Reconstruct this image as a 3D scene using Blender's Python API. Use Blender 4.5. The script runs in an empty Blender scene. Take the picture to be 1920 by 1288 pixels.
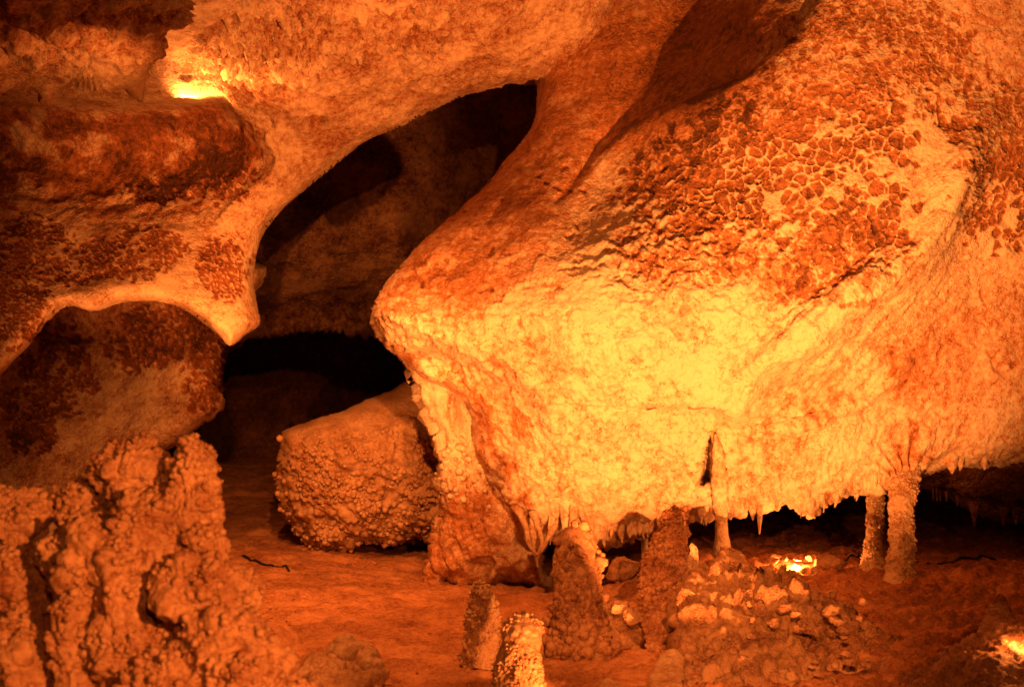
import bpy, bmesh, math, random
import numpy as np
from mathutils import Vector, Matrix

# ------------------------------------------------------------------ camera
FPX = 2400.0            # focal length in pixels of the 1920 px wide photograph
HOR = 760.0             # row of the eye-level line
EYE = 1.6
TH = math.atan((HOR - 644.0) / FPX)
sc = bpy.context.scene
col = sc.collection
cam_d = bpy.data.cameras.new('camera')
cam = bpy.data.objects.new('camera', cam_d)
col.objects.link(cam)
cam.location = (0, 0, EYE)
cam.rotation_euler = (math.radians(90) + TH, 0, 0)
cam_d.sensor_width = 36
cam_d.lens = FPX * 36 / 1920
cam_d.clip_start = 0.05
cam_d.clip_end = 200
cam_d.dof.use_dof = True
cam_d.dof.focus_distance = 10.3
cam_d.dof.aperture_fstop = 1.9
sc.camera = cam

# ------------------------------------------------------------------ world, lamps, exposure
w = bpy.data.worlds.new('World')
sc.world = w
w.use_nodes = True
bg = w.node_tree.nodes['Background']
bg.inputs['Color'].default_value = (0.02, 0.004, 0.001, 1)   # underground: no daylight reaches this place
bg.inputs['Strength'].default_value = 0.05
sc.view_settings.view_transform = 'Standard'
sc.view_settings.look = 'None'
sc.view_settings.exposure = 0.0
sc.view_settings.gamma = 1.0
sc.cycles.max_bounces = 4
sc.cycles.diffuse_bounces = 3
sc.cycles.caustics_reflective = False
sc.cycles.caustics_refractive = False
sc.cycles.use_denoising = True
sc.cycles.adaptive_threshold = 0.02

LC = (1.0, 0.265, 0.05)        # tungsten cave lamps as the film saw them


def lamp(name, loc, power, kind='SPOT', target=None, angle=80, blend=0.7, radius=0.06, color=LC):
    ld = bpy.data.lights.new(name, kind)
    ld.energy = power
    ld.color = color
    ld.shadow_soft_size = radius
    if kind == 'SPOT':
        ld.spot_size = math.radians(angle)
        ld.spot_blend = blend
    o = bpy.data.objects.new(name, ld)
    col.objects.link(o)
    o.location = loc
    if target is not None:
        o.rotation_euler = (Vector(target) - Vector(loc)).to_track_quat('-Z', 'Y').to_euler()
    return o


def P(x, y, d):
    """pixel + depth along the camera axis -> world (arrays or scalars)"""
    a = (np.asarray(x, float) - 960.0) / FPX
    b = (644.0 - np.asarray(y, float)) / FPX
    d = np.asarray(d, float)
    X = d * a
    Y = d * (math.cos(TH) - b * math.sin(TH))
    Z = EYE + d * (math.sin(TH) + b * math.cos(TH))
    return np.stack(np.broadcast_arrays(X, Y, Z), -1)


# the cave's own lamps , plus added fills
lamp('key_flood', (1.25, 6.15, 0.06), 2950, 'SPOT', (1.08, 10.0, 2.55), 86, 0.55, 0.015)
lamp('block_lamp', tuple(P(1172, 1196, 8.55)), 26, 'SPOT', tuple(P(1110, 1000, 8.6)), 110, 0.9, 0.04)
lamp('floor_fill', (-0.6, 4.5, 3.5), 2500, 'SPOT', (-2.3, 12.6, 0.45), 35, 0.7, 0.06)  # added fill hung out of view to brighten the floor
lamp('ceiling_fill', (-1.5, 6.8, 5.4), 1250, 'SPOT', (-1.7, 10.0, 0.0), 74, 0.8, 0.06)  # added fill from overhead for floor and block top
lamp('high_fill', (2.0, -5.0, 3.6), 2000, 'SPOT', (-0.2, 10.5, 1.1), 38, 0.8, 0.06)  # added general fill from behind the camera
lamp('wall_flood', (-3.1, 7.2, 0.3), 1700, 'SPOT', tuple(P(270, 590, 11.2)), 34, 0.9, 0.05)
lamp('side_flood', (1.4, 1.6, 2.0), 1750, 'SPOT', (-1.7, 5.7, 0.45), 30, 0.6, 0.04)
lamp('stub_lamp', (0.50, 6.05, 0.16), 210, 'SPOT', tuple(P(940, 1180, 7.4)), 42, 0.8, 0.03)
lamp('curtain_flood', (-0.42, 6.3, 0.05), 3000, 'SPOT', tuple(P(838, 790, 10.7)), 16, 0.8, 0.04)
lamp('niche_lamp', tuple(P(345, 212, 11.15)), 120, 'SPOT', tuple(P(480, -40, 10.4)), 110, 0.7, 0.04)
lamp('sweep_lamp', tuple(P(330, 232, 10.55)), 95, 'SPOT', tuple(P(640, -20, 10.0)), 120, 0.7, 0.04)
lamp('rubble_fill', (0.0, 0.5, 2.7), 3600, 'SPOT', (1.45, 8.3, 0.1), 17, 0.8, 0.05)  # added fill above the camera, brightens the rubble mound
lamp('ledge_fill', tuple(P(270, 250, 8.1)), 40, 'SPOT', tuple(P(140, 90, 8.6)), 80, 0.8, 0.04)  # added fill brightening the underside of the ledge
lamp('rubble_lamp', tuple(P(1492, 1058, 10.65)), 55, 'POINT', None, radius=0.03)
lamp('corner_lamp', tuple(P(1912, 1195, 7.1)), 12, 'POINT', None, radius=0.03)

# ------------------------------------------------------------------ noise
rng = np.random.RandomState(7)
_perm = rng.permutation(256)
_perm = np.concatenate([_perm, _perm, _perm])
_grad = rng.normal(size=(256, 3))
_grad /= np.linalg.norm(_grad, axis=1)[:, None]
_jit = rng.rand(256, 3)


def perlin(p):
    i = np.floor(p).astype(np.int64)
    f = p - i
    u = f * f * f * (f * (f * 6 - 15) + 10)
    i &= 255
    out = 0
    for dx in (0, 1):
        wx = u[:, 0] if dx else 1 - u[:, 0]
        px = _perm[i[:, 0] + dx]
        for dy in (0, 1):
            wy = u[:, 1] if dy else 1 - u[:, 1]
            py = _perm[(px + i[:, 1] + dy) & 255]
            for dz in (0, 1):
                wz = u[:, 2] if dz else 1 - u[:, 2]
                g = _grad[_perm[(py + i[:, 2] + dz) & 255]]
                out = out + wx * wy * wz * (g[:, 0] * (f[:, 0] - dx) + g[:, 1] * (f[:, 1] - dy) + g[:, 2] * (f[:, 2] - dz))
    return out * 1.6


def fbm(p, octaves=4, gain=0.5, ridged=False):
    a, t, out = 1.0, 0.0, 0
    for k in range(octaves):
        n = perlin(p * (2.03 ** k) + 17.3 * k)
        if ridged:
            n = 1 - 2 * np.abs(n)
        out = out + a * n
        t += a
        a *= gain
    return out / t


def worley(p, jitter=0.95):
    """F1, F2 and a random value of the nearest cell"""
    i = np.floor(p).astype(np.int64)
    f = p - i
    f1 = np.full(len(p), 9.0)
    f2 = np.full(len(p), 9.0)
    cid = np.zeros(len(p))
    for dx in (-1, 0, 1):
        px = _perm[(i[:, 0] + dx) & 255]
        for dy in (-1, 0, 1):
            py = _perm[(px + i[:, 1] + dy) & 255]
            for dz in (-1, 0, 1):
                h = _perm[(py + i[:, 2] + dz) & 255]
                j = _jit[h] * jitter
                d = np.sqrt((dx + j[:, 0] - f[:, 0]) ** 2 + (dy + j[:, 1] - f[:, 1]) ** 2 + (dz + j[:, 2] - f[:, 2]) ** 2)
                near = d < f1
                f2 = np.where(near, f1, np.minimum(f2, d))
                cid = np.where(near, h / 255.0, cid)
                f1 = np.where(near, d, f1)
    return f1, f2, cid


def sstep(a, b, x):
    t = np.clip((x - a) / (b - a), 0, 1)
    return t * t * (3 - 2 * t)


def knobs(p, size, r=0.62):
    """cave-popcorn relief: round knobs, height 0..1"""
    f1, f2, c = worley(p / size)
    return np.sqrt(np.clip(1 - (f1 / r) ** 2, 0, 1)) * (0.55 + 0.45 * c)


# ------------------------------------------------------------------ materials
def rock_material(name, pale, rust, grain=1.0, bump=0.5, rough=0.8, stain_bias=0.0, streak=0.0, spec=0.25, blot=2.4):
    m = bpy.data.materials.new(name)
    m.use_nodes = True
    nt = m.node_tree
    N, L = nt.nodes, nt.links
    b = N['Principled BSDF']
    b.inputs['Roughness'].default_value = rough
    b.inputs['Specular IOR Level'].default_value = spec
    geo = N.new('ShaderNodeNewGeometry')

    def noise(scale, detail, rough_=0.6, vec=None):
        n = N.new('ShaderNodeTexNoise')
        n.inputs['Scale'].default_value = scale
        n.inputs['Detail'].default_value = detail
        n.inputs['Roughness'].default_value = rough_
        L.new(vec if vec is not None else geo.outputs['Position'], n.inputs['Vector'])
        return n

    def math_(op, a, b_, clamp=False):
        n = N.new('ShaderNodeMath')
        n.operation = op
        n.use_clamp = clamp
        for k, v in enumerate((a, b_)):
            if isinstance(v, (int, float)):
                n.inputs[k].default_value = v
            else:
                L.new(v, n.inputs[k])
        return n.outputs[0]

    at = N.new('ShaderNodeAttribute')
    at.attribute_name = 'stain'
    n1 = noise(2.2 * grain, 8, 0.65)
    n2 = noise(19 * grain, 6, 0.7)
    mp = N.new('ShaderNodeMapping')
    mp.inputs['Scale'].default_value = (9, 9, 0.8)
    L.new(geo.outputs['Position'], mp.inputs['Vector'])
    n3 = noise(1.0 * grain, 6, 0.6, mp.outputs['Vector'])
    s = math_('MULTIPLY_ADD', math_('SUBTRACT', n1.outputs['Fac'], 0.5), blot)
    s.node.inputs[2].default_value = stain_bias + 0.22
    s = math_('ADD', s, math_('MULTIPLY', math_('SUBTRACT', n2.outputs['Fac'], 0.5), 3.0))
    sp = N.new('ShaderNodeTexVoronoi')
    sp.inputs['Scale'].default_value = 30 * grain
    L.new(geo.outputs['Position'], sp.inputs['Vector'])
    spot = math_('SUBTRACT', 0.30, sp.outputs['Distance'], True)
    s = math_('ADD', s, math_('MULTIPLY', spot, math_('MULTIPLY', math_('SUBTRACT', n1.outputs['Fac'], 0.35, True), 9.0)))
    s = math_('ADD', s, math_('MULTIPLY', math_('SUBTRACT', n3.outputs['Fac'], 0.5), streak))
    sp2 = N.new('ShaderNodeTexVoronoi')
    sp2.inputs['Scale'].default_value = 62 * grain
    L.new(geo.outputs['Position'], sp2.inputs['Vector'])
    fine = noise(7 * grain, 5, 0.6)
    dots = math_('MULTIPLY', math_('SUBTRACT', 0.24, sp2.outputs['Distance'], True), math_('SUBTRACT', fine.outputs['Fac'], 0.46, True))
    s = math_('ADD', s, math_('MULTIPLY', dots, 45.0))
    ve = noise(3.3 * grain, 7, 0.62)
    ven = math_('SUBTRACT', 0.012, math_('ABSOLUTE', math_('SUBTRACT', ve.outputs['Fac'], 0.52), 0.0), True)
    s = math_('ADD', s, math_('MULTIPLY', ven, 55.0))
    s = math_('ADD', s, at.outputs['Fac'])
    mix = N.new('ShaderNodeMix')
    mix.data_type = 'RGBA'
    L.new(s, mix.inputs['Factor'])
    mix.inputs['A'].default_value = (*pale, 1)
    mix.inputs['B'].default_value = (*rust, 1)
    mix2 = N.new('ShaderNodeMix')
    mix2.data_type = 'RGBA'
    L.new(math_('SUBTRACT', s, 1.0, True), mix2.inputs['Factor'])
    L.new(mix.outputs['Result'], mix2.inputs['A'])
    mix2.inputs['B'].default_value = (*[c * 0.26 for c in rust], 1)
    L.new(mix2.outputs['Result'], b.inputs['Base Color'])
    h1 = noise(17 * grain, 10, 0.72)
    vo = N.new('ShaderNodeTexVoronoi')
    vo.inputs['Scale'].default_value = 48 * grain
    L.new(geo.outputs['Position'], vo.inputs['Vector'])
    h = math_('ADD', h1.outputs['Fac'], math_('MULTIPLY', vo.outputs['Distance'], -0.35))
    h = math_('ADD', h, math_('MULTIPLY', n3.outputs['Fac'], streak * 0.5))
    h = math_('ADD', h, math_('MULTIPLY', spot, -1.5))
    h = math_('MULTIPLY', h, math_('MULTIPLY_ADD', math_('SUBTRACT', n1.outputs['Fac'], 0.40, True), 5.0))
    h.node.inputs[1].default_value = 1.0
    patch = math_('MULTIPLY_ADD', math_('SUBTRACT', n1.outputs['Fac'], 0.40, True), 5.0)
    patch.node.inputs[2].default_value = 0.3
    L.new(patch, h.node.inputs[1])
    bp = N.new('ShaderNodeBump')
    bp.inputs['Strength'].default_value = bump
    bp.inputs['Distance'].default_value = 0.06 / grain
    L.new(h, bp.inputs['Height'])
    L.new(bp.outputs['Normal'], b.inputs['Normal'])
    return m


M_FLOW = rock_material('flowstone', (0.72, 0.62, 0.46), (0.44, 0.185, 0.07), 1.0, 0.42, 0.58, -0.06, 0.9, 0.35, 1.3)
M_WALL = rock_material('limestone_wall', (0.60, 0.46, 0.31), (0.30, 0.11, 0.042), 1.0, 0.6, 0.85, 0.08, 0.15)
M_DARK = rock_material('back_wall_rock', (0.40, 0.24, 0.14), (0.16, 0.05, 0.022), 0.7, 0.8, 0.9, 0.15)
M_DEEP = rock_material('deep_hollow_rock', (0.26, 0.13, 0.07), (0.11, 0.035, 0.016), 0.7, 0.9, 0.95, 0.2)  # the hollow's lack of light put into the rock colour
M_POP = rock_material('popcorn_calcite', (0.60, 0.40, 0.24), (0.36, 0.16, 0.07), 1.6, 0.5, 0.55, 0.05, 0.0, 0.35)
M_MOUND = rock_material('brown_popcorn', (0.46, 0.27, 0.15), (0.24, 0.09, 0.038), 1.6, 0.5, 0.55, 0.1, 0.0, 0.35)
M_DRIP_SHADE = rock_material('shade_toned_dripstone', (0.46, 0.26, 0.14), (0.20, 0.07, 0.032), 2.0, 0.6, 0.6, 0.1, 0.3, 0.3)  # darker dripstone: shade on two pillars put into the base colour
M_DIRT = rock_material('cave_dirt', (0.54, 0.27, 0.13), (0.31, 0.12, 0.05), 1.4, 0.6, 0.95, 0.1)
M_STONE = rock_material('rubble_stone', (0.46, 0.28, 0.16), (0.24, 0.10, 0.045), 1.8, 0.7, 0.8, 0.05)
M_STAL = rock_material('dripstone', (0.66, 0.50, 0.33), (0.38, 0.17, 0.07), 2.0, 0.7, 0.55, 0.0, 0.4, 0.4)


def plain(name, c, rough, emit=0):
    m = bpy.data.materials.new(name)
    m.use_nodes = True
    b = m.node_tree.nodes['Principled BSDF']
    n = m.node_tree.nodes.new('ShaderNodeTexNoise')
    n.inputs['Scale'].default_value = 40
    r = m.node_tree.nodes.new('ShaderNodeValToRGB')
    r.color_ramp.elements[0].color = (*[v * 0.7 for v in c], 1)
    r.color_ramp.elements[1].color = (*[v * 1.2 for v in c], 1)
    m.node_tree.links.new(n.outputs['Fac'], r.inputs['Fac'])
    m.node_tree.links.new(r.outputs['Color'], b.inputs['Base Color'])
    b.inputs['Roughness'].default_value = rough
    return m


M_CABLE = plain('black_cable_rubber', (0.012, 0.011, 0.010), 0.6)


# ------------------------------------------------------------------ mesh helpers
def link(name, verts, faces, mat, parent=None, stain=None):
    me = bpy.data.meshes.new(name)
    verts = np.asarray(verts, np.float32)
    faces = np.asarray(faces, np.int32)
    k = faces.shape[1]
    me.vertices.add(len(verts))
    me.vertices.foreach_set('co', verts.ravel())
    me.loops.add(faces.size)
    me.loops.foreach_set('vertex_index', faces.ravel())
    me.polygons.add(len(faces))
    me.polygons.foreach_set('loop_start', np.arange(0, faces.size, k, dtype=np.int32))
    me.polygons.foreach_set('loop_total', np.full(len(faces), k, np.int32))
    me.polygons.foreach_set('use_smooth', np.ones(len(faces), bool))
    me.update(calc_edges=True)
    at = me.attributes.new('stain', 'FLOAT', 'POINT')  # per-vertex tone: rock stain and painted shade
    at.data.foreach_set('value', np.asarray(stain if stain is not None else np.zeros(len(verts)), np.float32))
    me.materials.append(mat)
    o = bpy.data.objects.new(name, me)
    col.objects.link(o)
    if parent is not None:
        o.parent = parent
        o.matrix_parent_inverse = parent.matrix_world.inverted()
    return o


def empty(name, loc):
    o = bpy.data.objects.new(name, None)
    col.objects.link(o)
    o.location = loc
    o.empty_display_size = 0.1
    o.matrix_world = Matrix.Translation(Vector(loc))
    return o


def tag(o, label, cat, group=None):
    o['label'] = label
    o['category'] = cat
    if group:
        o['group'] = group
    return o


def struct(o):
    o['kind'] = 'structure'
    return o


def normals(v, f):
    n = np.zeros_like(v)
    if f.shape[1] == 4:
        fn = np.cross(v[f[:, 2]] - v[f[:, 0]], v[f[:, 3]] - v[f[:, 1]])
    else:
        fn = np.cross(v[f[:, 1]] - v[f[:, 0]], v[f[:, 2]] - v[f[:, 0]])
    for k in range(f.shape[1]):
        for c in range(3):
            n[:, c] += np.bincount(f[:, k], fn[:, c], len(v))
    l = np.linalg.norm(n, axis=1)
    return n / np.maximum(l, 1e-12)[:, None]


def poly_sd(x, y, poly):
    """signed distance (inside +) and nearest boundary point"""
    p = np.asarray(poly, float)
    q = np.roll(p, -1, 0)
    best = np.full(x.shape, 1e18)
    bx, by = np.zeros_like(x), np.zeros_like(x)
    ins = np.zeros(x.shape, bool)
    for (x0, y0), (x1, y1) in zip(p, q):
        ex, ey = x1 - x0, y1 - y0
        t = np.clip(((x - x0) * ex + (y - y0) * ey) / (ex * ex + ey * ey + 1e-9), 0, 1)
        cx, cy = x0 + t * ex, y0 + t * ey
        d = (x - cx) ** 2 + (y - cy) ** 2
        m = d < best
        best = np.where(m, d, best)
        bx = np.where(m, cx, bx)
        by = np.where(m, cy, by)
        c = ((y0 > y) != (y1 > y))
        if abs(ey) > 1e-9:
            ins ^= c & (x < ex * (y - y0) / ey + x0)
    d = np.sqrt(best)
    return np.where(ins, d, -d), bx, by


def smooth_poly(poly, n=4, closed=True):
    """Catmull-Rom through the traced points"""
    p = np.asarray(poly, float)
    k = len(p)
    out = []
    for i in range(k if closed else k - 1):
        if closed:
            a, b, c, d = p[(i - 1) % k], p[i], p[(i + 1) % k], p[(i + 2) % k]
        else:
            a, b, c, d = p[max(i - 1, 0)], p[i], p[i + 1], p[min(i + 2, k - 1)]
        for t in np.arange(n) / n:
            out.append(0.5 * ((2 * b) + (c - a) * t + (2 * a - 5 * b + 4 * c - d) * t * t + (3 * b - a - 3 * c + d) * t ** 3))
    if not closed:
        out.append(p[-1])
    return np.array(out)


def tps(ctrl, lam=0.02):
    c = np.asarray(ctrl, float)
    q = c[:, :2] / 500.0

    def ker(r2):
        return 0.5 * r2 * np.log(np.maximum(r2, 1e-12))
    n = len(q)
    r2 = ((q[:, None] - q[None]) ** 2).sum(-1)
    A = np.zeros((n + 3, n + 3))
    A[:n, :n] = ker(r2) + lam * np.eye(n)
    A[:n, n] = 1
    A[:n, n + 1:] = q
    A[n:, :n] = A[:n, n:].T
    s = np.linalg.solve(A, np.concatenate([c[:, 2], np.zeros(3)]))

    def f(x, y):
        x, y = x / 500.0, y / 500.0
        out = s[n] + s[n + 1] * x + s[n + 2] * y
        for k in range(n):
            out = out + s[k] * ker((x - q[k, 0]) ** 2 + (y - q[k, 1]) ** 2)
        return out
    return f


def ell(x, y, cx, cy, rx, ry, rot=0.0, soft=0.35):
    c, s = math.cos(math.radians(rot)), math.sin(math.radians(rot))
    u = ((x - cx) * c + (y - cy) * s) / rx
    v = (-(x - cx) * s + (y - cy) * c) / ry
    return 1 - sstep(1 - soft, 1 + soft, np.sqrt(u * u + v * v))


def path_dist(x, y, pts):
    best = np.full(x.shape, 1e18)
    pts = np.asarray(pts, float)
    for (x0, y0), (x1, y1) in zip(pts[:-1], pts[1:]):
        ex, ey = x1 - x0, y1 - y0
        t = np.clip(((x - x0) * ex + (y - y0) * ey) / (ex * ex + ey * ey + 1e-9), 0, 1)
        best = np.minimum(best, (x - x0 - t * ex) ** 2 + (y - y0 - t * ey) ** 2)
    return np.sqrt(best)


def rock_sheet(name, outline, ctrl, step, R, T, Tb, mat, relief, dfun=None, parent=None, smooth=True, jag=None):
    """a closed rock mass: traced outline, its own distance and thickness, rounded over at the rim, then roughened"""
    poly = smooth_poly(outline) if smooth else np.asarray(outline, float)
    if jag:
        poly = smooth_poly(poly, 4)
        poly = poly[np.linalg.norm(poly - np.roll(poly, 1, 0), axis=1) > 1e-6]
        q3 = np.stack([poly[:, 0] / jag[1], poly[:, 1] / jag[1], 0 * poly[:, 0]], 1)
        gate = sstep(jag[2], jag[2] + 40, poly[:, 1])
        poly = poly + gate[:, None] * jag[0] * np.stack([0.5 * fbm(q3 + 7, 3), fbm(q3, 3, 0.6)], 1)
    x0, y0 = poly.min(0) - step
    x1, y1 = poly.max(0) + step * 2
    xs, ys = np.arange(x0, x1, step), np.arange(y0, y1, step)
    gx, gy = np.meshgrid(xs, ys)
    sd, bx, by = poly_sd(gx, gy, poly)
    keep = sd > -step * 1.05
    out = sd <= 0.15 * step
    x = np.where(out, bx, gx)
    y = np.where(out, by, gy)
    sd = np.where(out, 0, sd)
    idx = np.full(gx.shape, -1)
    idx[keep] = np.arange(keep.sum())
    x, y, sd, bd = x[keep], y[keep], sd[keep], out[keep]
    q = np.stack([idx[:-1, :-1], idx[1:, :-1], idx[1:, 1:], idx[:-1, 1:]], -1).reshape(-1, 4)
    q = q[(q >= 0).all(1)]
    q = q[~bd[q].all(1)]
    D = tps(ctrl)(x, y)
    if dfun is not None:
        D = D + dfun(x, y, sd)
    e = np.clip(sd / R, 0, 1)
    prof = np.sqrt(np.clip(1 - (1 - e) ** 2, 0, 1))
    front = P(x, y, D + T * (1 - prof))
    nb = len(x)
    inner = ~bd
    bidx = np.arange(nb)
    bidx[inner] = nb + np.arange(inner.sum())
    back = P(x[inner], y[inner], (D + T + Tb * prof)[inner])
    v = np.concatenate([front, back])
    f = np.concatenate([q, bidx[q][:, ::-1]])
    n = normals(v, f)
    X, Y = np.concatenate([x, x[inner]]), np.concatenate([y, y[inner]])
    isf = np.concatenate([np.ones(nb), np.zeros(inner.sum())])
    h, st = relief(v, n, X, Y, isf)
    v = v + n * h[:, None]
    used = np.unique(f)
    rm = np.full(len(v), -1)
    rm[used] = np.arange(len(used))
    return link(name, v[used], rm[f], mat, parent, st[used])


def grid_faces(nu, nv, wrap=False):
    a = np.arange(nu * nv).reshape(nu, nv)
    if wrap:
        a = np.concatenate([a, a[:, :1]], 1)
    return np.stack([a[:-1, :-1], a[:-1, 1:], a[1:, 1:], a[1:, :-1]], -1).reshape(-1, 4)


_ico = {}


def ico(sub):
    if sub not in _ico:
        bm = bmesh.new()
        bmesh.ops.create_icosphere(bm, subdivisions=sub, radius=1)
        v = np.array([t.co[:] for t in bm.verts])
        f = np.array([[t.index for t in k.verts] for k in bm.faces])
        bm.free()
        _ico[sub] = (v, f)
    return _ico[sub]


def scatter(o, n, rmin, rmax, prob, parent=None, mat=None, seed=0, sub=1, name='popcorn_knobs', tall=1.05):
    """round calcite knobs grown on a surface, joined into one part"""
    me = o.data
    v = np.empty(len(me.vertices) * 3, np.float32)
    me.vertices.foreach_get('co', v)
    v = v.reshape(-1, 3).astype(float)
    k = me.polygons[0].loop_total
    f = np.empty(len(me.polygons) * k, np.int32)
    me.polygons.foreach_get('vertices', f)
    nn = normals(v, f.reshape(-1, k))
    p = np.clip(prob(v, nn), 0, None)
    if p.sum() <= 0:
        return
    r = np.random.RandomState(seed + 100)
    ix = r.choice(len(v), n, p=p / p.sum())
    bv, bf = ico(sub)
    rad = r.uniform(rmin, rmax, n) * (0.6 + 0.4 * r.rand(n))
    nz = nn[ix] + 0.35 * r.normal(size=(n, 3))
    nz /= np.linalg.norm(nz, axis=1)[:, None]
    w_ = bv[None] + 0.07 * r.normal(size=(n, len(bv), 3))
    w_ = w_ + (tall - 1) * (w_ @ nz[:, :, None]) * nz[:, None, :]
    V = v[ix][:, None] + nz[:, None] * (rad * 0.35)[:, None, None] + w_ * rad[:, None, None]
    F = (bf[None] + (np.arange(n) * len(bv))[:, None, None]).reshape(-1, 3)
    V = V.reshape(-1, 3)
    c = link(name, V, F, mat or me.materials[0], None, np.repeat(r.uniform(-0.25, 0.2, n), len(bv)))
    c['kind'] = 'stuff'
    c.parent = parent or o
    if parent is not None:
        c.matrix_parent_inverse = parent.matrix_world.inverted()
    return c


# ------------------------------------------------------------------ cave floor
def floor_z(x, y):
    x, y = np.asarray(x, float), np.asarray(y, float)
    z = 0.24 * sstep(0.5, 1.6, x) * sstep(8.2, 10.3, y)
    z = z + 0.10 * sstep(-0.6, -2.2, x) * sstep(9, 13, y)
    z = z - 0.34 * np.exp(-((x - 1.08) / 0.34) ** 2 - ((y - 9.5) / 0.75) ** 2)
    z = z + 0.55 * sstep(13.5, 20, y) * sstep(1.0, -3, x)
    return z


def on_floor(px, py, lo=3.0, hi=30.0):
    d = np.linspace(lo, hi, 3000)
    p = P(px, py, d)
    g = p[:, 2] - floor_z(p[:, 0], p[:, 1])
    k = int(np.argmax(g <= 0)) if (g <= 0).any() else len(d) - 1
    return float(d[k])


def floor_relief(p):
    q = np.stack([p[:, 0], p[:, 1], np.zeros(len(p))], 1)
    h = 0.07 * fbm(q * 0.7, 4) + 0.04 * fbm(q * np.array([2.2, 4.5, 1]), 5, 0.55)
    rr = fbm(q * np.array([1.3, 3.4, 1]) + 5, 4, 0.5, True)
    h += 0.025 * sstep(0.25, 0.75, rr)
    f1, f2, c = worley(q * 9.0)
    rub = sstep(0.3, 1.2, p[:, 0] + 0.25 * fbm(q * 1.1 + 3, 3))
    h += 0.05 * fbm(q * np.array([6, 8, 1]) + 2, 5, 0.68) + 0.022 * sstep(0.1, 0.5, fbm(q * 3 + 8, 2)) * knobs(q, 0.06)
    h += (0.004 + 0.030 * rub) * np.sqrt(np.clip(1 - (f1 / 0.6) ** 2, 0, 1)) * (c > 0.35)
    h += (0.006 + 0.03 * rub) * fbm(q * 11, 4)
    return h


us = np.linspace(-1.15, 1.15, 620)
dd = np.concatenate([np.linspace(-6, 3.4, 24), np.geomspace(3.5, 30, 520)])
gd, gu = np.meshgrid(dd, us, indexing='ij')
fx = gu * np.maximum(np.abs(gd) * 0.62, 4.0)
fv = np.stack([fx.ravel(), gd.ravel(), floor_z(fx, gd).ravel()], 1)
fv[:, 2] += floor_relief(fv)
fst = 0.25 * fbm(fv * 0.8, 3) + 0.35 * sstep(0.8, 2.2, fv[:, 0])
struct(link('cave_floor', fv, grid_faces(len(dd), len(us)), M_DIRT, None, fst))

# ------------------------------------------------------------------ enclosing cave shell
nv_, nu_ = 90, 160
ph = np.linspace(0.02, math.pi - 0.02, nv_)
th = np.arange(nu_) / nu_ * 2 * math.pi
gp, gt = np.meshgrid(ph, th, indexing='ij')
sv = np.stack([15 * np.sin(gp) * np.cos(gt), 8 + 19 * np.sin(gp) * np.sin(gt), 7.5 * np.cos(gp)], -1).reshape(-1, 3)
sv += 0.8 * fbm(sv * 0.35, 4)[:, None] * np.array([1, 1, 0.6])
struct(link('cave_wall', sv, grid_faces(nv_, nu_, True)[:, ::-1], M_DARK))


# ------------------------------------------------------------------ reliefs
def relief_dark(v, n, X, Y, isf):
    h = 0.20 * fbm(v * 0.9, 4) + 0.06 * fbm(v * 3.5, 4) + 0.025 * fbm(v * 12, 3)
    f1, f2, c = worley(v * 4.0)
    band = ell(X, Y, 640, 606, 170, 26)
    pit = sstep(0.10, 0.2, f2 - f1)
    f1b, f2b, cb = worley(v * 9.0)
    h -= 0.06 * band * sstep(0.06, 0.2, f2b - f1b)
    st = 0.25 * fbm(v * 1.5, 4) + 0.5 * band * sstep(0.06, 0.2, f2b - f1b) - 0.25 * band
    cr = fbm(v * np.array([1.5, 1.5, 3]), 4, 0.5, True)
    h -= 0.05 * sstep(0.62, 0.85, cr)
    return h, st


def cells(v, X, Y, size, masks, warp=0.35):
    """boxwork: thin pale ribs around sunken stained cells"""
    m = np.zeros(len(v))
    for a in masks:
        m = np.maximum(m, ell(X, Y, *a))
    m = np.clip(m * (0.92 + 1.2 * fbm(v * 3.2 + 9, 4)), 0, 1)
    q = v + warp * size * np.stack([fbm(v * 2.2 / size * 0.35, 2), fbm(v * 2.2 / size * 0.35 + 31, 2), fbm(v * 2.2 / size * 0.35 + 77, 2)], 1)
    f1, f2, c = worley(q / size)
    open_ = sstep(0.045, 0.10, f2 - f1 - 0.07 * fbm(v * 14, 3)) * (c < 1.25 * m - 0.12)
    return open_, m, c


# ------------------------------------------------------------------ far walls (left hollow)
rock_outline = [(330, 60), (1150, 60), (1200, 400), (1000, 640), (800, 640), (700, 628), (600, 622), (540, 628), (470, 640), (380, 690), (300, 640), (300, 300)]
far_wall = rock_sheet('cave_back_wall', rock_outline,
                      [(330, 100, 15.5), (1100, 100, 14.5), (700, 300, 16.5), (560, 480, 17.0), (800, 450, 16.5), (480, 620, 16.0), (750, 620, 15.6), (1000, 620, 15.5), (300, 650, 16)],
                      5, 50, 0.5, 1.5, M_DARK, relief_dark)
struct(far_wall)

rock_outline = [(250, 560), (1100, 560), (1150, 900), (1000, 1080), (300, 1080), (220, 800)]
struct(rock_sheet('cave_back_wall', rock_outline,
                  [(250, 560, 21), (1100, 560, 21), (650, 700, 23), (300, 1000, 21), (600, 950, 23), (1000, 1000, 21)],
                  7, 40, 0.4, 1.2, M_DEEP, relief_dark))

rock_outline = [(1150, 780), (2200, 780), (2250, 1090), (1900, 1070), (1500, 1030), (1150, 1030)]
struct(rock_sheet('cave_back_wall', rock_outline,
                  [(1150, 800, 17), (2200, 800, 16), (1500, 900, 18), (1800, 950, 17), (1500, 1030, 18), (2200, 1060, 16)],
                  8, 40, 0.4, 1.2, M_DEEP, relief_dark))


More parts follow.
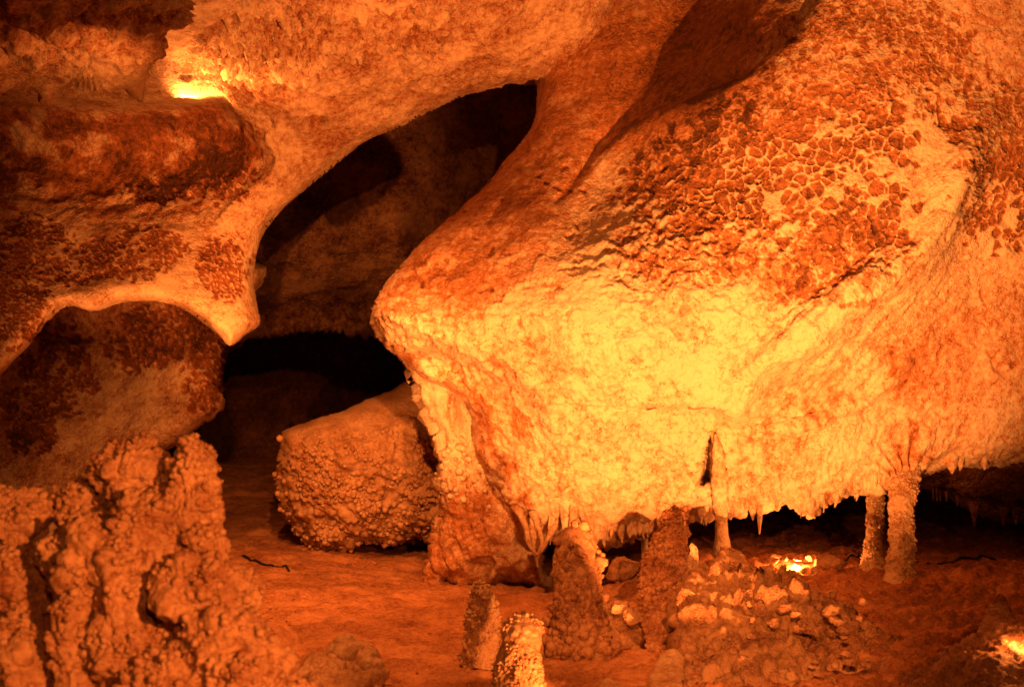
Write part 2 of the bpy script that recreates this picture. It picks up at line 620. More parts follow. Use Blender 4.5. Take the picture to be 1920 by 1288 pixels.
# ------------------------------------------------------------------ inner wall seen under the left arch
def relief_inner(v, n, X, Y, isf):
    h = 0.10 * fbm(v * 1.1, 3) + 0.02 * fbm(v * 5, 4) + 0.010 * fbm(v * 18, 3)
    op, m, c = cells(v, X, Y, 0.09, [(110, 700, 70, 90), (270, 655, 80, 40), (390, 700, 45, 80), (60, 790, 50, 70), (330, 610, 120, 40)])
    h -= 0.018 * op
    st = 1.0 * op + 0.4 * ell(X, Y, 220, 610, 220, 70) + 0.2 * ell(X, Y, 40, 820, 70, 90)
    return h, st


rock_outline = [(-160, 480), (460, 480), (440, 600), (426, 660), (420, 720), (412, 770), (370, 800), (330, 830), (280, 860), (240, 900), (200, 1000), (-160, 1060)]
tag(rock_sheet('rock_wall', rock_outline,
               [(-160, 500, 13), (430, 500, 13.3), (200, 640, 13.9), (60, 720, 13.7), (400, 680, 13.2), (250, 800, 13.1), (60, 900, 13.0), (-160, 1000, 13)],
               4, 45, 0.5, 1.2, M_WALL, relief_inner),
    'rust stained rock wall deep inside the low arched hollow', 'rock wall')

# ------------------------------------------------------------------ left wall with arch, arm and ceiling sweep
LIP = smooth_poly([(-300, 185), (0, 185), (150, 188), (265, 193), (340, 188), (412, 182), (440, 205), (475, 245), (505, 280), (514, 305), (500, 330), (470, 350)], 4, False)
BOWL = np.concatenate([LIP, np.array([(430, 380), (400, 420), (300, 440), (100, 440), (-300, 440)])])


def wall_depth(x, y, sd):
    s, _, _ = poly_sd(x, y, BOWL)
    g = np.where(s > 0, sstep(-8, 24, path_dist(x, y, LIP)), 0.156 * 0)
    deep = 0.5 * g * (1 - sstep(210, 450, y)) * (1 - 0.5 * sstep(380, 510, x))
    deep += 0.25 * ell(x, y, 90, 400, 170, 110, 0, 0.8)
    return deep


def relief_wall(v, n, X, Y, isf):
    upper = 1 - sstep(150, 330, Y + 0.35 * (X - 500) * 0)
    pop = np.maximum(ell(X, Y, 500, 85, 150, 75, -12, 0.5), 0.45 * ell(X, Y, 700, 60, 190, 70))
    ceil = (1 - sstep(180, 420, Y)) * sstep(380, 470, X)
    h = 0.10 * fbm(v * 0.9, 3) + 0.020 * fbm(v * 5, 4) + 0.008 * fbm(v * 20, 3)
    bowl, _, _ = poly_sd(X, Y, BOWL)
    bowl = sstep(0, 40, bowl)
    rg = fbm(v * 7, 4, 0.62)
    h += (0.13 * pop + 0.035 * ceil) * 1.6 * rg + 0.06 * pop * (1 - 2 * worley(v * 9.0)[0])
    h += bowl * 0.05 * fbm(v * 6, 4, 0.6)
    op, m, c = cells(v, X, Y, 0.055, [(200, 480, 150, 40, -8), (60, 470, 90, 60), (30, 580, 70, 70), (410, 330, 65, 50), (420, 500, 50, 60), (270, 470, 60, 50), (310, 350, 80, 25)])
    h -= 0.010 * op
    f1, f2, cc = worley(v * np.array([3.2, 3.2, 5]))
    hole = (np.clip(1 - f1 / 0.42, 0, 1) ** 0.7) * (cc > 0.62) * ell(X, Y, 600, 240, 150, 38, -10, 0.4)
    h -= 0.16 * hole
    pits = worley(v * 12.0)
    hp = np.clip(1 - pits[0] / 0.5, 0, 1) * (pits[2] > 0.6) * ell(X, Y, 780, 190, 220, 60, -16, 0.5)
    h -= 0.035 * hp
    # raised seam across the sweep of the ceiling
    seam = path_dist(X, Y, [(560, 120), (650, 85), (760, 70), (900, 60), (990, 100)])
    h += 0.05 * np.exp(-(seam / 26) ** 2) * (0.6 + fbm(v * 4, 3))
    pat = bowl * (1 - sstep(330, 430, Y + 90 * fbm(v * 4, 3))) * sstep(-0.35, 0.1, fbm(v * 3, 4))
    st = 1.1 * op + 1.15 * pat + 0.5 * hole + 0.35 * hp - 0.15 * ell(X, Y, 330, 160, 90, 40)  # last term: lamp glow above the lip painted as a paler patch
    st = st - (0.9 * pop + 0.35 * ceil) * rg + 0.15 * ceil - 0.12 * ell(X, Y, 250, 520, 260, 60)
    return h * np.where(isf > 0, 1, 0.6), st


wall_outline = [(-320, -160), (760, -160), (1120, -160), (1120, 150), (1000, 160), (930, 165), (850, 190), (760, 235), (690, 270), (620, 320), (560, 365), (510, 415), (482, 468), (475, 520), (483, 575), (489, 608),
                (462, 628), (432, 652), (405, 628), (352, 590), (285, 567), (230, 565), (170, 580), (118, 578), (62, 640), (0, 715), (-60, 780), (-320, 800)]
wall_ctrl = [(-320, -160, 8.0), (300, -160, 8.3), (760, -160, 9.0), (1120, -160, 10.2),
             (-100, 120, 10.6), (300, 170, 10.9), (420, 175, 11.0), (600, 120, 10.5), (850, 100, 10.8), (1000, 130, 11.3), (500, 30, 9.6), (300, 30, 9.4), (800, 0, 9.8),
             (930, 150, 11.5), (760, 215, 11.6), (600, 290, 11.6), (540, 320, 11.5), (500, 400, 11.7), (470, 500, 11.7), (470, 600, 11.3), (430, 630, 11.2),
             (400, 440, 11.6), (300, 530, 11.1), (150, 540, 11.0), (0, 600, 10.8), (-200, 600, 10.6), (200, 420, 11.5), (0, 420, 11.5), (-200, 400, 11.4), (200, 290, 12.0), (0, 290, 12.0), (-200, 290, 12.0), (330, 300, 11.8)]
left_wall = rock_sheet('rock_wall', wall_outline, wall_ctrl, 3.2, 34, 0.35, 0.9, M_WALL, relief_wall, wall_depth)
tag(left_wall, 'arched limestone wall with a pointed tip, pitted cells and rough ceiling sweep', 'rock wall')


# ------------------------------------------------------------------ near ceiling ledge, top left
def relief_ledge(v, n, X, Y, isf):
    q = v * np.array([5.0, 5.0, 1.1])
    up = 1 - sstep(90, 165, Y)
    h = 0.06 * fbm(v * 2, 3) + up * (0.13 * fbm(q, 4) + 0.09 * fbm(v * 7, 3)) + 0.012 * fbm(v * 16, 3)
    ang = np.arctan2(Y - 120, X - 165)
    r = np.hypot(X - 165, Y - 120)
    h += 0.02 * np.cos(ang * 22) * ell(X, Y, 165, 135, 50, 45)
    return h, 0.35 * up * (0.6 + fbm(v * 3, 3)) - 0.2 * (1 - up)


ledge_outline = [(-200, -120), (380, -120), (352, 0), (322, 60), (285, 110), (268, 160), (266, 190), (246, 180), (234, 166), (214, 168), (190, 176), (140, 164), (105, 165), (98, 190), (72, 192), (66, 168), (30, 160), (0, 172), (-60, 180), (-200, 190)]
tag(rock_sheet('ceiling_ledge', ledge_outline,
               [(-200, -120, 6.9), (380, -120, 7.6), (330, 60, 8.4), (266, 180, 9.2), (100, 170, 9.0), (-200, 180, 8.6), (100, 30, 7.7)],
               3.5, 24, 0.25, 0.5, M_WALL, relief_ledge),
    'fluted dark ceiling ledge with a stubby hanging end above the pitted wall', 'rock ledge')

# ------------------------------------------------------------------ the great hanging mass
mass = empty('hanging_flowstone', tuple(P(1300, 950, 10.6)))
tag(mass, 'huge glowing flowstone mass with honeycomb cells hanging from the ceiling', 'flowstone')

CRACK = smooth_poly([(1045, 372), (1090, 335), (1120, 300), (1165, 250), (1230, 215), (1300, 188), (1380, 150), (1450, 105), (1510, 40), (1580, -60), (1650, -170)], 4, False)
FOLD = smooth_poly([(1860, 180), (1830, 270), (1780, 400), (1700, 490), (1600, 565), (1500, 640), (1420, 710), (1380, 760)], 4, False)
SEAM = smooth_poly([(705, 570), (760, 600), (830, 632), (900, 655), (960, 690), (1010, 740), (1040, 800)], 4, False)
LEDGE2 = smooth_poly([(1700, 680), (1640, 740), (1580, 770), (1480, 800), (1400, 810)], 4, False)
NICHE = [(1331, 806), (1341, 840), (1343, 880), (1342, 912), (1326, 914), (1307, 924), (1312, 870), (1322, 830)]


def mass_depth(x, y, sd):
    # surface above the crack lies deeper than the honeycomb layer below it
    c = CRACK
    yc = np.interp(x, c[:, 0], c[:, 1], left=372, right=-400)
    d = path_dist(x, y, c)
    above = np.where(y < yc, 1.0, 0.0) * sstep(1045, 1130, x)
    out = above * 0.75 * sstep(1070, 1340, x) * sstep(0, 190, d)
    out += above * 0.12 * np.exp(-(d / 120) ** 2) * sstep(0, 10, d) + above * 0.04 * sstep(0, 8, d) * np.exp(-(d / 160) ** 2)
    out += 0.03 * np.exp(-(d / 6) ** 2)
    # long smooth ridge on the neck
    rd = path_dist(x, y, [(1230, 20), (1160, 110), (1120, 220), (1060, 330), (1000, 420)])
    out -= 0.16 * np.exp(-(rd / 55) ** 2)
    # V fold with a ledge
    fd = path_dist(x, y, FOLD)
    yf = np.interp(x, FOLD[::-1, 0], FOLD[::-1, 1])
    side = np.where(y > yf, 1.0, -1.0)
    out -= 0.20 * np.exp(-(fd / 40) ** 2) * sstep(150, 330, y) * (1 - 0.6 * sstep(640, 760, y))
    out += sstep(200, 420, y) * np.where(side > 0, 0.26 * sstep(0, 45, fd) * np.exp(-(fd / 260) ** 2), 0)
    sd2 = path_dist(x, y, SEAM)
    out -= 0.10 * np.exp(-(sd2 / 18) ** 2)
    ld = path_dist(x, y, LEDGE2)
    out -= 0.05 * np.exp(-(ld / 9) ** 2)
    out += 0.22 * ell(x, y, 826, 676, 52, 22, 18, 0.6)
    ns, _, _ = poly_sd(x, y, NICHE)
    out += 0.55 * sstep(-3, 9, ns)
    return out


def relief_mass(v, n, X, Y, isf):
    h = 0.05 * fbm(v * 1.3, 3) + 0.022 * fbm(v * 4.5, 4)
    smooth_ = np.maximum.reduce([ell(X, Y, 900, 400, 230, 130, -45, 0.5), ell(X, Y, 1200, 120, 200, 200, 0, 0.4), ell(X, Y, 1060, 200, 90, 160)])
    rough = 1 - 0.8 * smooth_
    h += rough * (0.015 * fbm(v * 12, 4, 0.65))
    # honeycomb
    op, m, c = cells(v, X, Y, 0.085, [(1480, 285, 270, 85, -12, 0.7), (1370, 385, 150, 75, 0, 0.6), (1600, 430, 80, 120, 30, 0.7), (1880, 370, 90, 90, -20, 0.6)])
    h -= 0.006 * op
    op2, m2, c2 = cells(v, X, Y, 0.06, [(1640, 110, 190, 110, 0), (1480, 200, 190, 60, -15), (1250, 330, 90, 60, -20), (1560, 480, 150, 90, 0), (1300, 470, 140, 60, 0), (1870, 250, 90, 90, 0)])
    h -= 0.004 * op2
    op = np.maximum(op, 0.7 * op2)
    h += 0.008 * m * (1 - op)
    # fluted drip relief low down and on the right
    low = sstep(690, 900, Y)
    q = v * np.array([13.0, 13.0, 1.6])
    fl = fbm(q, 4, 0.55, True)
    h += low * 0.034 * fl
    kn = knobs(v, 0.085)
    h += sstep(640, 800, Y) * (1 - sstep(1560, 1720, X)) * 0.018 * kn * (0.5 + 0.5 * sstep(-0.2, 0.3, fbm(v * 2, 2)))
    chip = fbm(v * np.array([8, 8, 8]) + 40, 3, 0.5, True)
    h += ell(X, Y, 1350, 500, 250, 110) * 0.028 * sstep(0.3, 0.8, chip)
    al = (v[:, 0] * -0.68 + v[:, 2] * -0.73)
    ac = (v[:, 0] * 0.73 + v[:, 2] * -0.68)
    dia = fbm(np.stack([al * 1.6, ac * 9, v[:, 1] * 3], 1), 4, 0.55, True)
    dm = ell(X, Y, 1590, 560, 300, 130, -47, 0.6)
    h += dm * 0.05 * dia
    lam = fbm(np.stack([v[:, 0] * 2.2, v[:, 1] * 2, v[:, 2] * 11], 1) + 50, 3, 0.5, True)
    h += ell(X, Y, 1000, 640, 320, 70, 8, 0.6) * 0.02 * lam
    cr = fbm(v * 2.4 + 60, 5, 0.6)
    crust = sstep(0.05, 0.075, cr) * sstep(420, 520, Y) * (1 - sstep(1650, 1800, X))
    h += 0.014 * crust
    crk = fbm(v * 2.1 + 90, 4, 0.5, True)
    crk = sstep(0.80, 0.90, crk) * (Y > 300)
    h -= 0.018 * crk
    rad = np.arctan2(Y - 905, X - 1690)
    rr = np.hypot(X - 1690, Y - 905)
    fan = np.exp(-(rr / 75) ** 2) * (Y < 915)
    h += fan * 0.035 * np.cos(rad * 17 + 2 * fbm(v * 3, 2))
    vein = fbm(v * np.array([6, 6, 2.2]) + 3, 4, 0.5, True)
    nose = ell(X, Y, 800, 640, 130, 60, 25)
    h += nose * 0.02 * sstep(0.4, 0.8, vein)
    st = 1.25 * op - 0.35 * m * (1 - op)
    st = st + 0.55 * ell(X, Y, 1320, 120, 170, 95, -25, 0.6) + 0.35 * ell(X, Y, 1430, 40, 60, 60) + 0.75 * smooth_  # scoop and its corner darkened: their shade put into the tone
    st = st + 0.40 * ell(X, Y, 1840, 640, 190, 90, -15, 0.6) + 0.30 * ell(X, Y, 1690, 770, 40, 130) + 0.35 * ell(X, Y, 1470, 515, 45, 40, 0, 0.6)
    st = st + 0.30 * ell(X, Y, 1500, 770, 110, 50, -35) + 0.3 * ell(X, Y, 1870, 100, 80, 120) + 0.25 * ell(X, Y, 930, 560, 200, 50)
    st = st + 0.30 * ell(X, Y, 940, 780, 45, 110, -15) - 0.25 * np.exp(-(path_dist(X, Y, FOLD) / 40) ** 2)
    st = st + 0.9 * np.exp(-(path_dist(X, Y, CRACK) / 6) ** 2) * sstep(-0.2, 0.2, fbm(v * 5, 2))
    edge = path_dist(X, Y, [(770, 672), (830, 700), (872, 745), (898, 800), (915, 860), (940, 925), (968, 975)])
    st = st + 0.75 * np.exp(-(edge / 24) ** 2) * (0.6 + fbm(v * 4, 3))
    sk = fbm(v * np.array([9.0, 9.0, 0.8]) + 12, 4, 0.6)
    skm = np.maximum.reduce([ell(X, Y, 960, 800, 130, 170, 0, 0.6), 0.8 * ell(X, Y, 1480, 780, 130, 70, -30, 0.6), ell(X, Y, 1720, 760, 90, 130, 0, 0.6), 0.5 * ell(X, Y, 1200, 860, 260, 120, 0, 0.5)])
    st = st + 0.5 * skm * sstep(-0.05, 0.3, sk)
    st = st + 0.45 * low * sstep(0.1, -0.5, fl) - 0.30 * crust + 0.5 * crk + 0.3 * dm * sstep(0.0, -0.5, dia) + 0.04
    return h * np.where(isf > 0, 1, 0.5), st


mass_outline = [(860, -160), (905, -40), (960, 35), (998, 92), (1004, 125), (1008, 165), (1000, 220), (985, 255), (940, 310), (880, 375), (800, 445), (742, 515), (708, 570), (700, 600), (715, 636), (760, 675),
                (784, 700), (800, 712), (850, 735), (885, 790), (900, 860), (930, 930), (962, 985), (985, 1000), (1000, 1030), (1012, 1028), (1030, 1008), (1060, 995), (1100, 1005), (1130, 1018), (1170, 1008), (1215, 998), (1258, 978),
                (1300, 972), (1345, 966), (1385, 968), (1405, 950), (1440, 958), (1480, 955), (1520, 962), (1548, 946), (1565, 930), (1600, 922), (1625, 912), (1660, 918), (1690, 912), (1712, 902),
                (1735, 885), (1780, 872), (1830, 876), (1880, 870), (1935, 860), (2200, 830), (2300, 400), (2250, -160)]
mass_ctrl = [(860, -160, 11.4), (1005, 140, 11.5), (1060, 120, 11.3), (1170, 60, 11.0), (1320, 110, 10.25), (1430, 40, 9.85), (1300, -160, 10.6), (1200, 230, 10.55), (1300, 230, 9.95), (1450, 150, 9.65), (1090, 340, 10.75), (1040, 240, 11.0),
             (1500, 260, 9.55), (1340, 310, 9.9), (1600, 110, 9.45), (1800, 40, 9.5), (1800, -160, 9.2), (2200, -100, 9.0), (1920, 220, 9.7), (2250, 300, 9.7),
             (900, 420, 10.6), (1000, 430, 10.35), (800, 520, 10.3), (725, 600, 10.15), (1150, 450, 10.0),
             (1200, 530, 9.75), (1400, 480, 9.65), (1000, 600, 9.85), (850, 610, 9.95), (1250, 640, 9.75), (1600, 540, 9.6), (1800, 280, 9.55),
             (1000, 760, 10.2), (1200, 780, 10.05), (1400, 720, 9.95), (900, 730, 10.4), (840, 720, 10.5), (920, 860, 10.6),
             (1000, 950, 10.6), (1200, 930, 10.4), (1400, 900, 10.3), (1520, 920, 10.35), (1640, 880, 10.45), (1750, 650, 10.1), (1920, 560, 10.2), (1920, 760, 10.5), (1780, 830, 10.6), (2200, 700, 10.5)]
link_m = rock_sheet('flowstone_body', mass_outline, mass_ctrl, 2.4, 42, 0.45, 1.0, M_FLOW, relief_mass, mass_depth, mass, jag=(22, 15, 870))


# ------------------------------------------------------------------ vertical forms: columns, stalagmites, stalactites
def pillar(name, rows, d0, d1, mat, parent=None, amp=0.02, popamp=0.0, popsize=0.05, flute=0.0, seed=0, seg=110, step=2.6, cap_top=True, stain=0.0, squash=1.0, popmask=None):
    """rows: (centre px, row px, width px) from top to bottom; d0/d1 depth at top/bottom"""
    r = smooth_poly(rows, 6, False)
    L = np.concatenate([[0], np.cumsum(np.abs(np.diff(r[:, 1])))])
    n = max(6, int(L[-1] / step))
    t = np.linspace(0, L[-1], n)
    cx, cy, wd = (np.interp(t, L, r[:, k]) for k in range(3))
    d = np.interp(t, [0, L[-1]], [d0, d1])
    ax = P(cx, cy, d)
    rad = np.maximum(wd, 0.4) * 0.5 * d / FPX
    if cap_top:
        ax = np.concatenate([ax[:1] + [0, 0, rad[0] * 0.5], ax[:1] + [0, 0, rad[0] * 0.35], ax])
        rad = np.concatenate([[0.001], [rad[0] * 0.6], rad])
    a = np.arange(seg) / seg * 2 * math.pi
    v = ax[:, None, :] + rad[:, None, None] * np.stack([np.cos(a), squash * np.sin(a), 0 * a], -1)[None]
    nr = np.broadcast_to(np.stack([np.cos(a), np.sin(a), 0 * a], -1)[None], v.shape).reshape(-1, 3)
    v = v.reshape(-1, 3)
    f = grid_faces(len(ax), seg, True)[:, ::-1]
    q = v + seed * 3.7
    k = np.repeat(np.clip(rad / max(rad.max(), 1e-6), 0.15, 1), seg)
    h = amp * (fbm(q * 5, 3) + 0.9 * fbm(q * 15, 4, 0.65) + 0.4 * fbm(q * np.array([60, 60, 30]), 2))
    if flute:
        h = h + flute * fbm(q * np.array([22, 22, 3.0]), 3, 0.5, True)
    if popamp:
        pm = 1.0
        if popmask is not None:
            pm = np.repeat(np.interp(np.linspace(0, 1, len(ax)), *popmask), seg)
        h = h + popamp * pm * knobs(q, popsize)
    v = v + nr * (h * k)[:, None]
    return link(name, v, f, mat, parent, stain + 0.2 * fbm(q * 3, 3))


rnd = random.Random(5)
# stalactites along the rim of the hanging mass (parts of it)
STAL = [(1000, 1005, 34, 12), (1060, 985, 24, 14), (1132, 1005, 22, 9), (1146, 1000, 10, 6), (1165, 1002, 15, 8), (1180, 1000, 8, 6), (1105, 1000, 14, 11), (1218, 990, 10, 6),
        (1240, 972, 14, 9), (1270, 968, 26, 16), (1316, 962, 20, 6), (1381, 950, 20, 15), (1400, 945, 10, 12), (1425, 948, 54, 10), (1457, 948, 8, 6), (1519, 950, 18, 13),
        (1567, 925, 26, 11), (1577, 922, 8, 6), (1606, 915, 24, 9), (1634, 908, 8, 6), (1785, 866, 22, 24), (1800, 868, 14, 12), (1846, 872, 9, 8)]
for k in range(46):
    x = rnd.uniform(1030, 1640)
    y = float(np.interp(x, [1030, 1130, 1215, 1300, 1385, 1440, 1520, 1565, 1640], [1000, 1010, 994, 966, 960, 950, 952, 924, 910]))
    STAL.append((x, y, rnd.choice([3, 5, 7, 9, 14, 20]) * rnd.uniform(0.7, 1.2), rnd.uniform(4, 10)))
for (x, y, l, wd) in STAL:
    d = 10.56 if x < 1700 else 10.75
    pillar('stalactite', [(x, y - 34, wd * 1.1), (x, y - 12, wd * 1.25), (x + rnd.uniform(-1, 1), y, wd), (x + rnd.uniform(-2, 2), y + l * 0.55, wd * 0.62), (x + rnd.uniform(-2, 2), y + l, 1.5)], d + 0.05, d, M_FLOW, mass, 0.010, 0, 0, 0.008, x, 24, 2.5, True, stain=0.15)

# branching drapery ribs hanging from the lower left of the mass
for pts in [[(965, 950, 14), (985, 985, 9), (992, 1020, 7), (1004, 1038, 6), (1008, 1062, 3)], [(1000, 960, 13), (1012, 1000, 8), (1016, 1020, 7), (1008, 1040, 6)],
            [(1040, 985, 12), (1030, 1005, 8), (1016, 1030, 6), (1008, 1046, 5)], [(1068, 930, 22), (1075, 970, 14), (1068, 1002, 8)], [(1085, 940, 16), (1096, 975, 11), (1118, 1018, 6)]]:
    pillar('drapery_rib', pts, 10.58, 10.5, M_STAL, mass, 0.012, 0, 0, 0.014, pts[0][0], 28, 2.5, True, stain=0.2)

pillar('slot_rib', [(1341, 815, 5), (1347, 850, 16), (1350, 900, 22), (1351, 950, 20), (1352, 975, 20)], 10.26, 10.44, M_FLOW, mass, 0.022, 0, 0, 0.02, 3, 48, 2.0, True, stain=0.45)

# ------------------------------------------------------------------ curtain and cone below the nose
sheet_knobs = lambda a, b: (b[:, 1] < 0.2) * np.exp(-(((a - P(862, 880, 10.85)) / np.array([0.22, 0.6, 0.26])) ** 2).sum(1))
curtain = empty('flowstone_curtain', tuple(P(900, 1095, 11.1)))
tag(curtain, 'bright flowstone curtain dropping from the overhanging nose to the dirt floor', 'flowstone')


def relief_curtain(v, n, X, Y, isf):
    q = v * np.array([10.0, 10.0, 1.5])
    fl = fbm(q, 4, 0.55, True)
    top = 1 - sstep(830, 930, Y)
    h = 0.03 * fbm(v * 3, 3) + (0.3 + 0.7 * top) * (0.06 * fl + 0.07 * fbm(v * np.array([5.5, 5.5, 0.9]) + 3, 2, 0.5, True)) + 0.018 * fbm(v * 12, 4, 0.65)
    h += 0.035 * knobs(v, 0.11) * ell(X, Y, 860, 880, 55, 60)
    h -= 0.10 * ell(X, Y, 852, 775, 9, 34, -8, 0.5)
    h -= 0.09 * ell(X, Y, 985, 1010, 18, 28) + 0.10 * ell(X, Y, 905, 1060, 22, 18)
    h += (0.05 * fbm(v * 5, 4, 0.6) + 0.03 * fl) * (1 - top) * (1 - ell(X, Y, 960, 1040, 45, 45))
    st = -0.2 * top + 0.45 * sstep(880, 960, Y) * (1 - sstep(925, 965, X)) + 0.35 * (1 - top) * sstep(-0.2, 0.3, fbm(v * 2.5, 3)) + 0.3 * ell(X, Y, 852, 775, 9, 34, -8)  # lower left of the cone darker: cast shadow put into the tone
    return h, st


cs = rock_sheet('curtain_sheet', [(780, 660), (900, 700), (935, 800), (950, 880), (990, 950), (1010, 1000), (1012, 1060), (1030, 1100), (1015, 1106), (985, 1092), (930, 1090), (880, 1100), (850, 1098), (838, 1080), (822, 1098), (801, 1100),
                             (800, 1060), (812, 1020), (822, 985), (830, 930), (834, 870), (822, 815), (805, 770), (788, 720)],
           [(790, 700, 10.85), (880, 720, 10.95), (840, 800, 10.95), (920, 800, 11.05), (860, 900, 11.0), (940, 950, 10.85), (830, 1000, 11.15), (920, 1030, 11.0), (1000, 1050, 10.95), (810, 1095, 11.3), (1020, 1100, 11.1), (900, 1095, 11.2)],
           2.6, 30, 0.28, 0.45, M_FLOW, relief_curtain, None, curtain, jag=(16, 22, 640))

scatter(cs, 60, 0.012, 0.04, sheet_knobs, curtain, M_FLOW, 5, 2)

# ------------------------------------------------------------------ far right overhang behind the columns
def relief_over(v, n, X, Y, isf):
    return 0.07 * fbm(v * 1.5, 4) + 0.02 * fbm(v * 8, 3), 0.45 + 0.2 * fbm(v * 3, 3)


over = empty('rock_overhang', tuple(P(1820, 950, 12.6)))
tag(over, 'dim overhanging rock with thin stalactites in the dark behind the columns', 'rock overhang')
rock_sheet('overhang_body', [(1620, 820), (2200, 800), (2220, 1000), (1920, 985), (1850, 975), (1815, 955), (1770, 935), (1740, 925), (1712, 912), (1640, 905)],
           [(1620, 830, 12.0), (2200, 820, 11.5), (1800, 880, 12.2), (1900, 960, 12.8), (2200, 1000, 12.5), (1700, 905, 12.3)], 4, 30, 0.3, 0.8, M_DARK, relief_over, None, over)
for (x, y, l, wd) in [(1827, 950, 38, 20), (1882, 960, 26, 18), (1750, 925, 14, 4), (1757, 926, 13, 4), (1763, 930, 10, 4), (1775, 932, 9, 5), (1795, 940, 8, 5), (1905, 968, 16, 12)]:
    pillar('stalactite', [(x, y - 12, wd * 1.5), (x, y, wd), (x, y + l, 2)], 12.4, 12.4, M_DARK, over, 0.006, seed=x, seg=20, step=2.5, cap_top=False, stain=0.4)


# ------------------------------------------------------------------ columns
def column(name, rows, d0, d1, label, cat='column', **k):
    x, kn = rows[-1][0], k.pop('kn', None)
    o = pillar(name, rows, d0, d1, k.pop('mat', M_STAL), None, **k)
    tag(o, label, cat)
    if kn:
        scatter(o, kn[0], kn[1], kn[2], kn[3], None, None, x)
    return o


ALL = lambda a, b: (b[:, 1] < 0.3) * sstep(-0.2, 0.2, fbm(a * 7, 2))
FOOT = lambda a, b: (b[:, 1] < 0.3) * sstep(0.38, 0.12, a[:, 2]) * sstep(-0.3, 0.1, fbm(a * 5, 2))

column('cave_column', [(1690, 872, 60), (1691, 898, 54), (1692, 918, 48), (1691, 950, 42), (1689, 1000, 41), (1688, 1050, 44), (1688, 1080, 52), (1686, 1100, 72)], 10.78, on_floor(1688, 1096),
       'thick rough stone column joining the flowstone rim to the floor', amp=0.045, popamp=0.018, popsize=0.05, flute=0.016, seed=1, kn=(260, 0.008, 0.02, ALL))
column('cave_column', [(1640, 890, 34), (1641, 935, 29), (1640, 980, 27), (1636, 1030, 31), (1638, 1060, 44), (1642, 1078, 60)], 11.5, on_floor(1640, 1072),
       'slimmer column lit on one side, right behind the thick column', amp=0.05, popamp=0.018, popsize=0.05, seed=2, kn=(160, 0.008, 0.02, ALL))
column('cave_column', [(1350, 930, 20), (1351, 960, 21), (1353, 1000, 24), (1355, 1030, 34), (1355, 1046, 36)], 10.9, on_floor(1355, 1042),
       'slender column widening downward under the dark slot of the flowstone face', amp=0.010, flute=0.006, seed=3, step=3)
column('cave_column', [(1208, 990, 16), (1209, 1020, 14), (1209, 1045, 14), (1210, 1066, 22)], 11.2, 11.3,
       'thin pale column under the rim beside the dark knobbly column', amp=0.008, seed=4, seg=40, step=3)
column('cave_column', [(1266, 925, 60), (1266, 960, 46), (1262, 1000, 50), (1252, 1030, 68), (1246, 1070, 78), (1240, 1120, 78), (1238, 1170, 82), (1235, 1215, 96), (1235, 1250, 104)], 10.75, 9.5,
       'dark knobbly column in shade between the rubble mound and low block', amp=0.05, popamp=0.04, popsize=0.07, seed=5, stain=0.2,  # raised tone deepens the column's painted shade
       mat=M_DRIP_SHADE, kn=(420, 0.012, 0.034, ALL))
# stalagmites
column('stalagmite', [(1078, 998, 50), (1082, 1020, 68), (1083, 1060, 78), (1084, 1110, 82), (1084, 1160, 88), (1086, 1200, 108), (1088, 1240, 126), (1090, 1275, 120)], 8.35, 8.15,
       'tall thick stalagmite with a lit strip and bulbous knobs around its foot', 'stalagmite', amp=0.05, popamp=0.045, popsize=0.085, seed=6, popmask=([0, 0.45, 0.65, 1], [0.5, 0.4, 1, 1]), flute=0.03, mat=M_DRIP_SHADE, kn=(330, 0.010, 0.050, lambda a, b: ALL(a, b) * 0.35 + FOOT(a, b)))
column('stalagmite', [(898, 1098, 26), (905, 1112, 40), (905, 1150, 54), (904, 1190, 62), (903, 1225, 66), (902, 1262, 70)], 7.7, on_floor(903, 1252),
       'short stubby stalagmite with a bright crusted face and leaning top', 'stalagmite', amp=0.03, popamp=0.022, popsize=0.04, seed=7, mat=M_POP, kn=(420, 0.006, 0.016, ALL))
column('stalagmite', [(982, 1160, 50), (980, 1172, 66), (977, 1210, 72), (973, 1260, 84), (970, 1310, 96), (968, 1350, 104)], 7.0, on_floor(968, 1345),
       'flat topped broken stalagmite with a bright rough edge', 'stalagmite', amp=0.024, popamp=0.020, popsize=0.038, seed=8, mat=M_POP, kn=(520, 0.006, 0.015, ALL))
column('stalagmite', [(1262, 1222, 26), (1258, 1236, 46), (1250, 1280, 62), (1246, 1340, 74)], 7.6, on_floor(1246, 1335),
       'dull smooth stalagmite stub in front of the dark column', 'stalagmite', amp=0.018, popamp=0.006, popsize=0.05, seed=9, stain=0.2)
column('stalagmite', [(1140, 1275, 20), (1145, 1290, 40), (1150, 1330, 60)], 7.2, on_floor(1150, 1340),
       'bright tip of a crusted stalagmite rising from the floor beside the knobbly one', 'stalagmite', amp=0.02, popamp=0.02, popsize=0.035, seed=10, mat=M_POP)
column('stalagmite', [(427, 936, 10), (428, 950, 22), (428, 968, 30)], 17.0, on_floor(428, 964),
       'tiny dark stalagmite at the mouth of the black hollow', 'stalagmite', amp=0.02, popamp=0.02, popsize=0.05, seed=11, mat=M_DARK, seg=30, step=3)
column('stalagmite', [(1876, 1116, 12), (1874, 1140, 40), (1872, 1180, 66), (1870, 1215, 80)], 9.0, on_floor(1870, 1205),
       'small pointed dark stalagmite on the unlit slope', 'stalagmite', amp=0.03, popamp=0.02, popsize=0.06, seed=12, mat=M_DARK)


